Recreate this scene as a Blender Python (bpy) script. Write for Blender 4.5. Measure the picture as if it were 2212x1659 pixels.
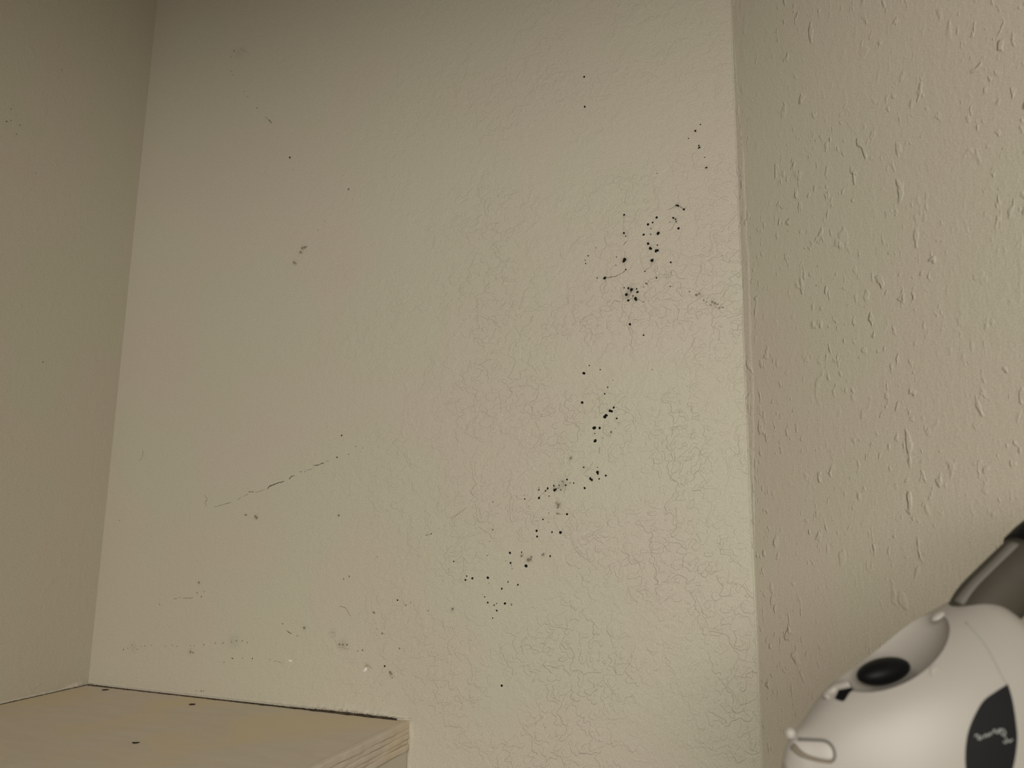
import bpy, bmesh, math, random
import numpy as np
from mathutils import Matrix, Vector

for o in list(bpy.data.objects):
    bpy.data.objects.remove(o, do_unlink=True)
sc = bpy.context.scene
COL = sc.collection

# ------------------------------------------------------------------ camera, world, lights, exposure
cam_data = bpy.data.cameras.new('camera')
cam_data.sensor_width = 36.0
cam_data.lens = 1661.0 / 2212.0 * 36.0
cam_data.clip_start = 0.02
cam = bpy.data.objects.new('camera', cam_data)
COL.objects.link(cam)
CAM = Vector((0.0, 0.0, 1.35))
Rm = Matrix(((0.99992254, -0.01244673, 0.0),
             (-0.00213047, -0.17115412, -0.98524196),
             (0.01226305, 0.98516564, -0.17116738)))
cam.matrix_world = Matrix.Translation(CAM) @ Rm.to_4x4()
cam_data.dof.use_dof = True
cam_data.dof.focus_distance = 0.95
cam_data.dof.aperture_fstop = cam_data.lens / 3.6
sc.camera = cam

world = bpy.data.worlds.new('world')
world.use_nodes = True
bg = world.node_tree.nodes['Background']
bg.inputs['Color'].default_value = (1.0, 0.88, 0.68, 1)
bg.inputs['Strength'].default_value = 0.135
sc.world = world

ld = bpy.data.lights.new('room_lamp', 'AREA')
ld.shape = 'DISK'
ld.size = 1.0
ld.spread = math.radians(140)
ld.energy = 14.6
ld.color = (1.0, 0.965, 0.86)
lamp = bpy.data.objects.new('room_lamp', ld)
COL.objects.link(lamp)
lamp.location = (-0.28, -1.06, 1.64)
lamp.rotation_euler = (Vector((0.30, 0.85, 0.97)) - lamp.location).to_track_quat('-Z', 'Y').to_euler()

vs = sc.view_settings
vs.view_transform = 'Standard'
vs.look = 'None'
vs.gamma = 1.0
vs.exposure = 0.0
vs.use_curve_mapping = False

# ------------------------------------------------------------------ helpers
def link(name, me, mats=(), parent=None):
    o = bpy.data.objects.new(name, me)
    COL.objects.link(o)
    for m in (mats if isinstance(mats, (list, tuple)) else [mats]):
        if m is not None:
            me.materials.append(m)
    if parent is not None:
        o.parent = parent
    return o

def mesh(name, verts, faces, smooth=False):
    me = bpy.data.meshes.new(name)
    me.from_pydata([tuple(v) for v in verts], [], faces)
    me.update()
    if smooth:
        me.polygons.foreach_set('use_smooth', [True] * len(me.polygons))
    return me

def bm_mesh(name, bm, smooth=False, sharp=None):
    bmesh.ops.recalc_face_normals(bm, faces=bm.faces)
    me = bpy.data.meshes.new(name)
    bm.to_mesh(me)
    bm.free()
    if smooth:
        me.polygons.foreach_set('use_smooth', [True] * len(me.polygons))
        if sharp:
            me.set_sharp_from_angle(angle=math.radians(sharp))
    return me

def thing(name, label, cat, M=None, group=None):
    o = bpy.data.objects.new(name, None)
    o.empty_display_size = 0.05
    COL.objects.link(o)
    if M is not None:
        o.matrix_world = M
    tag(o, label, cat, group)
    return o

def tag(o, label, cat, group=None):
    o['label'] = label
    o['category'] = cat
    if group:
        o['group'] = group

def catmull(pts, sub=6):
    pts = [Vector(p) for p in pts]
    P = [pts[0] * 2 - pts[1]] + pts + [pts[-1] * 2 - pts[-2]]
    out = []
    for i in range(1, len(P) - 2):
        a, b, c, d = P[i - 1], P[i], P[i + 1], P[i + 2]
        for k in range(sub):
            t = k / sub
            out.append(0.5 * ((2 * b) + (c - a) * t + (2 * a - 5 * b + 4 * c - d) * t * t + (3 * b - a - 3 * c + d) * t ** 3))
    out.append(pts[-1])
    return out

def tube(name, path, rad, seg=16, ry=None, side=Vector((0, 1, 0)), caps=True):
    """sweep an ellipse along a path: half width rad across the plane, ry along `side`"""
    n = len(path)
    verts, faces = [], []
    for i, p in enumerate(path):
        t = (path[min(i + 1, n - 1)] - path[max(i - 1, 0)]).normalized()
        s = (side - t * side.dot(t)).normalized()
        u = t.cross(s).normalized()
        r1 = rad[i] if isinstance(rad, (list, tuple)) else rad
        r2 = (ry[i] if isinstance(ry, (list, tuple)) else ry) if ry is not None else r1
        for k in range(seg):
            a = 2 * math.pi * k / seg
            verts.append(p + u * (r1 * math.cos(a)) + s * (r2 * math.sin(a)))
    for i in range(n - 1):
        for k in range(seg):
            k2 = (k + 1) % seg
            faces.append((i * seg + k, i * seg + k2, (i + 1) * seg + k2, (i + 1) * seg + k))
    if caps:
        faces.append(tuple(range(seg))[::-1])
        faces.append(tuple(range((n - 1) * seg, n * seg)))
    me = bpy.data.meshes.new(name)
    me.from_pydata(verts, [], faces)
    me.update()
    me.polygons.foreach_set('use_smooth', [True] * len(me.polygons))
    return me

# ------------------------------------------------------------------ materials
def new_mat(name):
    m = bpy.data.materials.new(name)
    m.use_nodes = True
    nt = m.node_tree
    return m, nt, nt.nodes['Principled BSDF']

def math_node(nt, op, a, b=None, clamp=False):
    n = nt.nodes.new('ShaderNodeMath')
    n.operation = op
    n.use_clamp = clamp
    for i, v in enumerate((a, b)):
        if v is None:
            continue
        if isinstance(v, (int, float)):
            n.inputs[i].default_value = v
        else:
            nt.links.new(v, n.inputs[i])
    return n.outputs[0]

def noise_node(nt, vec, scale, detail=2.0, rough=0.5, distort=0.0):
    n = nt.nodes.new('ShaderNodeTexNoise')
    n.inputs['Scale'].default_value = scale
    n.inputs['Detail'].default_value = detail
    n.inputs['Roughness'].default_value = rough
    n.inputs['Distortion'].default_value = distort
    nt.links.new(vec, n.inputs['Vector'])
    return n

def step_node(nt, v, lo, hi, out_lo=0.0, out_hi=1.0):
    n = nt.nodes.new('ShaderNodeMapRange')
    n.interpolation_type = 'SMOOTHSTEP'
    n.inputs['From Min'].default_value = lo
    n.inputs['From Max'].default_value = hi
    n.inputs['To Min'].default_value = out_lo
    n.inputs['To Max'].default_value = out_hi
    nt.links.new(v, n.inputs['Value'])
    return n.outputs['Result']

def mix_col(nt, fac, a, b):
    n = nt.nodes.new('ShaderNodeMix')
    n.data_type = 'RGBA'
    nt.links.new(fac, n.inputs['Factor'])
    for s, v in ((n.inputs[6], a), (n.inputs[7], b)):
        if isinstance(v, tuple):
            s.default_value = v + (1,) if len(v) == 3 else v
        else:
            nt.links.new(v, s)
    return n.outputs[2]

PINK = (0.596, 0.538, 0.456)
GREEN = (0.580, 0.552, 0.450)

def plaster(name, splat, fine, kind='knockdown', grad=None, stain=False, stretch=(1, 1, 1)):
    """matt wall paint over trowelled texture; splat / fine are relief heights in mm"""
    m, nt, b = new_mat(name)
    tc = nt.nodes.new('ShaderNodeTexCoord')
    mp = nt.nodes.new('ShaderNodeMapping')
    nt.links.new(tc.outputs['Object'], mp.inputs['Vector'])
    mp.inputs['Scale'].default_value = stretch
    v = mp.outputs['Vector']
    sep = nt.nodes.new('ShaderNodeSeparateXYZ')
    nt.links.new(tc.outputs['Object'], sep.inputs[0])
    # colour: aged paint, drifting between a pinkish and a greenish beige
    big = noise_node(nt, tc.outputs['Object'], 5.2, 1.5, 0.5, 0.3)
    col = mix_col(nt, step_node(nt, big.outputs['Fac'], 0.40, 0.60), PINK, GREEN)
    spk = noise_node(nt, tc.outputs['Object'], 700, 1.0, 0.5)
    hs = nt.nodes.new('ShaderNodeHueSaturation')
    nt.links.new(col, hs.inputs['Color'])
    nt.links.new(step_node(nt, spk.outputs['Fac'], 0.3, 0.7, 0.93, 1.07), hs.inputs['Value'])
    col = hs.outputs['Color']
    if stain:
        at = nt.nodes.new('ShaderNodeAttribute')
        at.attribute_name = 'stain'
        at.attribute_type = 'GEOMETRY'
        ns = noise_node(nt, v, 260, 2.0, 0.6)
        f = math_node(nt, 'MULTIPLY', at.outputs['Fac'], step_node(nt, ns.outputs['Fac'], 0.3, 0.7, 0.55, 1.35), True)
        col = mix_col(nt, f, col, (0.075, 0.062, 0.045))
    nt.links.new(col, b.inputs['Base Color'])
    b.inputs['Roughness'].default_value = 0.5
    b.inputs['Specular IOR Level'].default_value = 0.36
    # relief in mm
    peel = noise_node(nt, v, 330, 2.0, 0.55)
    peel2 = noise_node(nt, v, 120, 2.0, 0.5)
    h = math_node(nt, 'ADD', math_node(nt, 'MULTIPLY', peel.outputs['Fac'], fine),
                  math_node(nt, 'MULTIPLY', peel2.outputs['Fac'], fine * 1.5))
    if kind == 'knockdown':
        a1 = noise_node(nt, v, 40, 2.0, 0.5, 0.15)
        a2 = noise_node(nt, v, 82, 1.5, 0.5, 0.2)
        patch = noise_node(nt, v, 9, 1.0, 0.5)
        s1 = step_node(nt, a1.outputs['Fac'], 0.505, 0.525)
        s2 = step_node(nt, a2.outputs['Fac'], 0.545, 0.57)
        s3 = step_node(nt, a1.outputs['Fac'], 0.60, 0.615)
        s = math_node(nt, 'ADD', math_node(nt, 'ADD', s1, math_node(nt, 'MULTIPLY', s2, 0.8)), math_node(nt, 'MULTIPLY', s3, 0.7))
        s = math_node(nt, 'MULTIPLY', s, step_node(nt, patch.outputs['Fac'], 0.34, 0.62, 0.25, 1.0))
    else:   # scattered splatter lumps
        a1 = noise_node(nt, v, 62, 2.0, 0.5, 0.3)
        a2 = noise_node(nt, v, 115, 2.0, 0.5, 0.3)
        patch = noise_node(nt, v, 12, 1.0, 0.5)
        s1 = step_node(nt, a1.outputs['Fac'], 0.62, 0.70)
        s2 = step_node(nt, a2.outputs['Fac'], 0.60, 0.70)
        s = math_node(nt, 'ADD', s1, math_node(nt, 'MULTIPLY', s2, 0.6))
        s = math_node(nt, 'MULTIPLY', s, step_node(nt, patch.outputs['Fac'], 0.35, 0.6, 0.15, 1.0))
    s = math_node(nt, 'MULTIPLY', s, splat)
    if grad:     # the trowelled coat gets heavier along the wall: (axis, from, to, low)
        for ax, lo, hi, low in grad:
            s = math_node(nt, 'MULTIPLY', s, step_node(nt, sep.outputs[ax], lo, hi, low, 1.0))
    h = math_node(nt, 'ADD', h, s)
    bp = nt.nodes.new('ShaderNodeBump')
    bp.inputs['Strength'].default_value = 1.0
    bp.inputs['Distance'].default_value = 0.001
    nt.links.new(h, bp.inputs['Height'])
    nt.links.new(bp.outputs['Normal'], b.inputs['Normal'])
    return m

def simple(name, col, rough=0.5, spec=0.5, noise=None, bump=None, coat=0.0):
    m, nt, b = new_mat(name)
    b.inputs['Roughness'].default_value = rough
    b.inputs['Specular IOR Level'].default_value = spec
    b.inputs['Coat Weight'].default_value = coat
    tc = nt.nodes.new('ShaderNodeTexCoord')
    if noise:
        sc_, amt = noise
        n = noise_node(nt, tc.outputs['Object'], sc_, 3, 0.55)
        dark = tuple(c * (1 - amt) for c in col)
        nt.links.new(mix_col(nt, step_node(nt, n.outputs['Fac'], 0.3, 0.7), dark, col), b.inputs['Base Color'])
    else:
        b.inputs['Base Color'].default_value = col + (1,)
    if bump:
        n = noise_node(nt, tc.outputs['Object'], bump[0], 2, 0.5)
        bp = nt.nodes.new('ShaderNodeBump')
        bp.inputs['Strength'].default_value = 1.0
        bp.inputs['Distance'].default_value = bump[1]
        nt.links.new(n.outputs['Fac'], bp.inputs['Height'])
        nt.links.new(bp.outputs['Normal'], b.inputs['Normal'])
    return m

M_BACK = plaster('plaster_back', 0.54, 0.36, grad=[(0, -0.80, -0.25, 0.10), (2, 2.15, 1.5, 0.4)], stain=True)
M_LEFT = plaster('plaster_left', 0.22, 0.28, kind='splatter', stretch=(0.8, 1, 0.6))
M_RIGHT = plaster('plaster_right', 1.15, 0.34, kind='splatter', stretch=(1.15, 1.0, 0.62))
M_CAULK = simple('caulk', (0.60, 0.555, 0.465), 0.5, 0.35, bump=(140, 0.0012))
M_CAULK_WHITE = simple('caulk_fresh', (0.64, 0.595, 0.52), 0.5, 0.35, bump=(160, 0.001))
M_MOLD = simple('mold', (0.010, 0.009, 0.007), 0.9, 0.1)
M_MOLD_BROWN = simple('mold_faint', (0.31, 0.275, 0.215), 0.85, 0.15, noise=(500, 0.4))
M_STREAK = [simple('stain_light', (0.42, 0.38, 0.30), 0.8, 0.15), simple('stain_mid', (0.27, 0.235, 0.18), 0.8, 0.15),
            simple('stain_dark', (0.12, 0.10, 0.075), 0.8, 0.15)]
M_CHIP = simple('bare_plaster', (0.85, 0.83, 0.78), 0.7, 0.2)
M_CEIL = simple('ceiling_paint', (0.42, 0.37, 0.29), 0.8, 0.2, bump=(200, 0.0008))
M_FLOOR = simple('floor_boards', (0.30, 0.22, 0.15), 0.6, 0.3, noise=(8, 0.4))
M_CRACK = simple('crack_line', (0.14, 0.11, 0.08), 0.9, 0.1, noise=(120, 0.5))
M_DEBRIS = simple('debris', (0.020, 0.012, 0.008), 0.7, 0.3)

# ------------------------------------------------------------------ the closet
AZ = math.radians(21.175545846728202)
NV = Vector((math.sin(AZ), math.cos(AZ), 0))      # out through the back wall
EV = Vector((NV.y, -NV.x, 0))                     # along the back wall, to the right
D = 0.9
def frame(origin, x, y):
    M = Matrix.Identity(4)
    for i in range(3):
        M[i][0], M[i][1], M[i][2], M[i][3] = x[i], y[i], (0, 0, 1)[i], origin[i]
    return M
ORG = NV * D                                       # foot of the perpendicular, floor level
MB = frame(ORG, EV, NV)                            # back wall frame: x along, y out of the room, z up
U_L, U_R = -1.0207, -0.0622
H = 2.46

def grid_wall(name, xs, zs, mat, M, thick=0.08, attr=None):
    nx, nz = len(xs), len(zs)
    X, Z = np.meshgrid(xs, zs)
    co = np.zeros((nx * nz, 3))
    co[:, 0], co[:, 2] = X.ravel(), Z.ravel()
    idx = np.arange(nx * nz).reshape(nz, nx)
    q = np.stack([idx[:-1, :-1], idx[:-1, 1:], idx[1:, 1:], idx[1:, :-1]], -1).reshape(-1, 4)
    x0, x1, z0, z1 = xs[0], xs[-1], zs[0], zs[-1]
    extra = np.array([(x0, thick, z0), (x1, thick, z0), (x1, thick, z1), (x0, thick, z1)])
    b = nx * nz
    c = [idx[0, 0], idx[0, -1], idx[-1, -1], idx[-1, 0]]
    ex = np.array([(b + 1, b, b + 3, b + 2), (c[1], c[0], b, b + 1), (c[2], c[1], b + 1, b + 2), (c[3], c[2], b + 2, b + 3), (c[0], c[3], b + 3, b)])
    co = np.vstack([co, extra])
    q = np.vstack([q, ex])
    me = bpy.data.meshes.new(name)
    me.vertices.add(len(co))
    me.vertices.foreach_set('co', co.ravel())
    me.loops.add(q.size)
    me.loops.foreach_set('vertex_index', q.ravel().astype(np.int32))
    me.polygons.add(len(q))
    me.polygons.foreach_set('loop_start', np.arange(0, q.size, 4, dtype=np.int32))
    me.update(calc_edges=True)
    if attr is not None:
        a = me.attributes.new('stain', 'FLOAT', 'POINT')
        a.data.foreach_set('value', np.concatenate([attr(X, Z).ravel(), np.zeros(4)]).astype(np.float32))
    o = link(name, me, mat)
    o.matrix_world = M
    o['kind'] = 'structure'
    return o

MOLD = [(-104.3,1829.2,0.81),(-110.8,1822.0,1.45),(-119.2,1813.6,0.81),(-107.0,1802.1,0.96),(-106.3,1799.4,1.28),(-107.7,1798.6,0.8),(-98.9,1771.8,1.27),(-100.7,1785.4,0.64),(-158.6,1773.6,0.49),(-135.7,1728.5,1.44),(-133.8,1727.7,1.28),(-127.1,1722.0,1.28),(-201.0,1725.0,1.31),(-160.4,1716.1,1.45),(-165.4,1710.3,1.13),(-171.3,1708.6,1.46),(-167.8,1702.6,0.65),(-140.2,1713.0,1.44),(-137.4,1710.9,1.12),(-136.8,1708.0,0.96),(-144.4,1708.0,0.48),(-134.2,1698.6,1.43),(-176.9,1696.1,1.46),(-168.1,1695.5,0.81),(-159.1,1695.4,2.09),(-201.6,1701.2,1.31),(-199.2,1696.8,0.82),(-171.7,1683.7,1.61),(-168.8,1677.3,2.09),(-160.2,1680.5,0.96),(-162.1,1673.3,1.92),(-160.2,1673.6,1.44),(-167.1,1661.7,2.08),(-144.5,1656.7,1.27),(-201.1,1666.8,2.11),(-202.2,1664.6,1.79),(-199.8,1653.7,1.13),(-226.6,1645.5,1.8),(-236.1,1646.6,0.82),(-247.7,1676.9,0.99),(-251.6,1671.3,0.66),(-251.1,1667.0,0.99),(-176.1,1648.9,0.96),(-162.3,1638.8,0.96),(-175.2,1633.5,0.8),(-173.8,1632.4,0.8),(-145.8,1626.6,0.79),(-202.2,1630.4,0.97),(-197.0,1629.4,1.29),(-193.4,1627.2,1.77),(-191.8,1627.7,1.13),(-193.8,1624.7,0.8),(-186.6,1627.7,0.96),(-185.7,1623.4,1.76),(-199.4,1621.4,1.77),(-191.4,1619.1,0.96),(-188.1,1615.5,1.92),(-187.5,1613.5,1.28),(-197.0,1613.9,1.45),(-179.0,1610.4,0.64),(-237.5,1686.0,0.5),(-211.3,1671.2,0.49),(-212.2,1660.3,0.65),(-251.3,1880.8,1.03),(-195.5,1583.8,1.55),(-179.1,1568.8,1.13),(-246.9,1535.5,0.82),(-253.8,1526.3,1.86),(-233.2,1529.7,0.82),(-224.0,1507.2,0.81),(-227.8,1499.4,1.02),(-256.0,1490.1,1.64),(-216.8,1482.1,1.41),(-221.6,1478.4,1.62),(-219.5,1477.8,1.61),(-228.0,1471.4,2.22),(-226.2,1473.1,2.02),(-213.2,1468.8,1.21),(-241.0,1458.1,2.23),(-234.4,1457.9,1.42),(-240.4,1451.4,0.81),(-240.1,1442.5,2.02),(-237.4,1410.6,0.6),(-254.6,1410.8,1.01),(-237.4,1404.6,2.0),(-237.0,1403.0,1.4),(-227.4,1400.8,1.2),(-246.4,1397.3,1.61),(-244.7,1395.7,1.61),(-235.4,1396.9,1.0),(-253.5,1386.0,1.41),(-267.0,1392.0,1.01),(-271.7,1392.1,0.61),(-275.5,1396.3,1.22),(-277.2,1389.5,1.22),(-285.7,1389.5,0.81),(-292.3,1388.9,1.02),(-291.4,1383.6,1.83),(-289.5,1384.8,1.22),(-311.5,1383.9,1.03),(-300.2,1385.5,1.43),(-303.0,1382.6,1.02),(-311.4,1374.1,1.44),(-298.3,1376.4,0.82),(-330.0,1372.8,1.03),(-275.5,1354.9,1.41),(-306.1,1348.3,1.02),(-314.2,1334.6,1.43),(-313.5,1327.6,1.22),(-294.5,1333.3,1.21),(-283.7,1333.1,1.81),(-371.7,1334.8,0.83),(-372.3,1369.0,0.63),(-348.5,1307.3,1.44),(-333.4,1308.6,1.02),(-347.7,1295.3,1.23),(-327.4,1292.4,1.83),(-296.7,1305.0,1.21),(-424.4,1294.8,1.05),(-406.1,1277.4,1.04),(-407.6,1272.7,1.25),(-398.3,1275.1,1.46),(-377.4,1276.5,1.65),(-350.7,1272.7,1.02),(-337.8,1269.7,1.22),(-358.7,1264.3,1.23),(-381.2,1253.5,0.82),(-377.0,1246.9,1.23),(-368.5,1244.2,1.02),(-365.3,1246.3,0.61),(-354.3,1247.1,1.43),(-364.9,1238.1,1.22),(-370.0,1228.9,0.82),(-599.2,1458.6,1.15),(-605.0,1428.6,1.15),(-457.2,1328.2,0.86),(-502.6,1243.8,1.07),(-517.5,1161.8,1.28),(-724.3,1155.8,0.92),(-757.7,1153.6,0.93),(-356.9,1151.8,1.44),(-251.9,1924.2,1.34),(-251.4,1881.8,1.21),(-717.1,1887.7,1.63)]
SPECKS = [(-162.3,1639.8,1.27),(-149.8,1638.9,0.63),(-147.1,1638.1,0.63),(-147.8,1641.5,0.63),(-144.3,1643.6,0.79),(-152.5,1642.0,0.64),(-177.9,1629.0,0.96),(-115.2,1613.1,2.02),(-111.8,1614.2,1.56),(-123.2,1617.9,1.25),(-107.0,1605.7,1.4),(-104.0,1603.5,1.08),(-97.3,1602.9,1.54),(-94.3,1601.1,1.7),(-91.4,1599.5,1.54),(-98.9,1599.1,1.23),(-89.3,1595.0,1.38),(-85.5,1595.2,1.23),(-169.6,1525.8,0.72),(-169.7,1526.2,0.8),(-217.5,1515.2,0.81),(-265.8,1499.9,0.62),(-241.0,1459.1,1.22),(-220.4,1452.5,1.81),(-215.4,1456.8,0.8),(-231.3,1445.7,0.81),(-270.8,1422.0,1.43),(-270.4,1423.6,1.02),(-281.0,1393.9,1.42),(-286.7,1385.9,1.22),(-283.5,1383.8,1.63),(-330.4,1377.7,0.83),(-324.4,1363.9,0.82),(-286.5,1365.7,2.23),(-287.1,1362.7,1.62),(-289.5,1368.3,1.22),(-288.2,1355.3,1.42),(-286.0,1355.2,1.01),(-298.8,1356.2,1.02),(-299.2,1345.0,0.81),(-333.4,1304.0,1.84),(-354.1,1297.4,0.82),(-345.4,1288.6,1.02),(-324.5,1299.3,2.64),(-321.7,1300.3,2.03),(-320.6,1303.3,1.62),(-305.2,1306.8,1.62),(-306.7,1305.9,1.21),(-375.9,1270.1,0.82),(-384.1,1256.4,0.83),(-424.4,1236.7,1.88),(-345.8,1246.1,1.62),(-439.5,1270.6,0.63),(-376.0,1320.6,0.83),(-378.8,1303.3,1.04),(-431.3,1285.1,0.63),(-575.9,1442.9,1.14),(-564.4,1440.6,0.91),(-586.5,1432.4,1.14),(-753.2,1349.1,1.67),(-751.2,1348.9,1.43),(-735.5,1347.2,2.13),(-733.0,1344.9,2.13),(-990.6,1338.4,1.03),(-490.4,1238.0,1.28),(-483.6,1241.8,1.07),(-828.8,1238.1,1.44),(-820.7,1233.3,1.44),(-816.3,1240.5,1.2),(-896.6,1218.7,1.22),(-827.2,1252.4,1.92),(-653.2,1190.0,1.12),(-678.1,1204.1,1.36),(-642.7,1201.0,2.02),(-576.5,1270.5,1.55),(-584.9,1266.9,1.33),(-597.6,1350.0,2.04),(-497.4,1184.6,1.49),(-509.4,1154.8,2.12),(-508.1,1153.2,1.7),(-506.2,1148.6,1.27),(-740.6,1155.3,0.92),(-694.8,1156.5,0.91),(-686.7,1154.9,0.9),(-772.1,1147.4,1.16),(-957.6,1151.2,1.48),(-949.8,1153.8,0.99),(-942.3,1158.6,1.23),(-931.3,1153.5,0.98),(-923.5,1158.2,0.98),(-917.2,1159.1,0.98),(-905.6,1160.6,0.97),(-878.9,1161.3,0.96),(-866.7,1163.5,0.96),(-857.4,1162.7,0.96),(-833.3,1165.5,0.95),(-827.2,1165.7,0.95),(-809.5,1168.3,1.18),(-789.0,1171.2,1.17),(-776.0,1172.8,1.17),(-761.7,1175.3,1.16),(-753.2,1177.0,1.39),(-743.2,1177.6,1.16),(-734.5,1176.0,1.15),(-832.4,1156.9,2.14),(-827.7,1156.1,1.66),(-551.2,1178.9,1.51),(-558.1,1177.3,1.08),(-816.4,1105.8,0.94),(-807.6,1106.2,1.4),(-803.8,1106.7,1.17),(-535.3,1297.0,0.88),(-530.9,1206.5,1.08),(-523.2,1201.4,1.72),(-1023.3,1166.4,1.01),(-586.4,1183.7,1.75),(-581.3,1183.7,1.75),(-574.9,1183.9,1.75),(-536.8,1226.6,1.95),(-458.2,1232.9,1.06),(-709.9,1866.6,1.08),(-786.3,1982.6,1.41),(-806.5,2006.2,1.14),(-814.4,2016.5,1.14),(-847.5,2085.5,1.17),(-840.0,2050.9,1.16),(-842.2,2094.3,1.75),(-844.3,2058.1,1.16),(-686.5,1732.8,2.11),(-684.1,1730.6,1.32),(-608.6,1819.8,2.09),(-647.1,1776.0,1.05),(-658.1,1763.0,1.05),(-759.8,1956.1,1.67),(-756.8,1952.5,1.67),(-683.7,1738.5,2.38),(-679.4,1739.1,2.37),(-676.3,1739.8,1.32),(-698.2,1718.9,1.59),(-695.8,1717.0,2.11),(-693.1,1715.3,1.32)]
HALO = [(-201.6,1665.9,6.17,0.45),(-167.1,1661.0,4.81,0.4),(-159.1,1695.4,4.18,0.3),(-198.7,1620.5,6.44,0.38),(-193.3,1626.7,7.08,0.38),(-187.7,1615.8,6.09,0.4),(-201.6,1699.5,3.92,0.3),(-201.0,1723.1,3.61,0.25),(-134.7,1728.0,4.81,0.35),(-127.3,1722.2,3.51,0.3),(-161.4,1673.4,4.17,0.35),(-226.6,1645.5,4.58,0.35),(-138.0,1710.0,4.16,0.3),(-106.7,1800.2,2.57,0.25),(-110.8,1821.7,3.23,0.25),(-98.9,1771.5,3.51,0.3),(-171.7,1683.7,3.22,0.25),(-168.8,1677.3,4.18,0.3),(-96.6,1601.3,9.25,0.18),(-111.3,1613.0,7.0,0.15),(-149.4,1640.5,6.34,0.14),(-286.7,1366.3,5.27,0.45),(-281.0,1390.9,8.13,0.3),(-291.0,1384.9,4.48,0.35),(-323.2,1300.3,5.28,0.4),(-333.0,1305.6,3.67,0.25),(-305.2,1306.4,3.64,0.3),(-270.8,1422.0,3.26,0.4),(-424.4,1236.7,3.76,0.35),(-245.3,1396.7,3.61,0.35),(-237.4,1404.6,3.61,0.3),(-222.7,1448.5,2.81,0.25),(-286.7,1355.7,3.64,0.25),(-254.0,1408.8,4.04,0.12),(-210.2,1462.2,4.81,0.12),(-508.1,1152.4,5.09,0.3),(-734.3,1346.3,5.21,0.3),(-832.4,1156.9,6.17,0.2),(-581.3,1183.7,9.63,0.22),(-597.6,1197.8,6.62,0.12),(-757.4,1175.6,13.93,0.12),(-642.7,1201.0,4.93,0.2),(-827.2,1252.4,4.33,0.2),(-938.6,1155.3,9.82,0.1),(-543.4,1159.8,5.59,0.2),(-829.2,2089.7,14.5,0.1),(-681.5,1738.8,6.33,0.25),(-695.8,1717.3,5.28,0.3),(-686.5,1732.8,4.22,0.25)]
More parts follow.
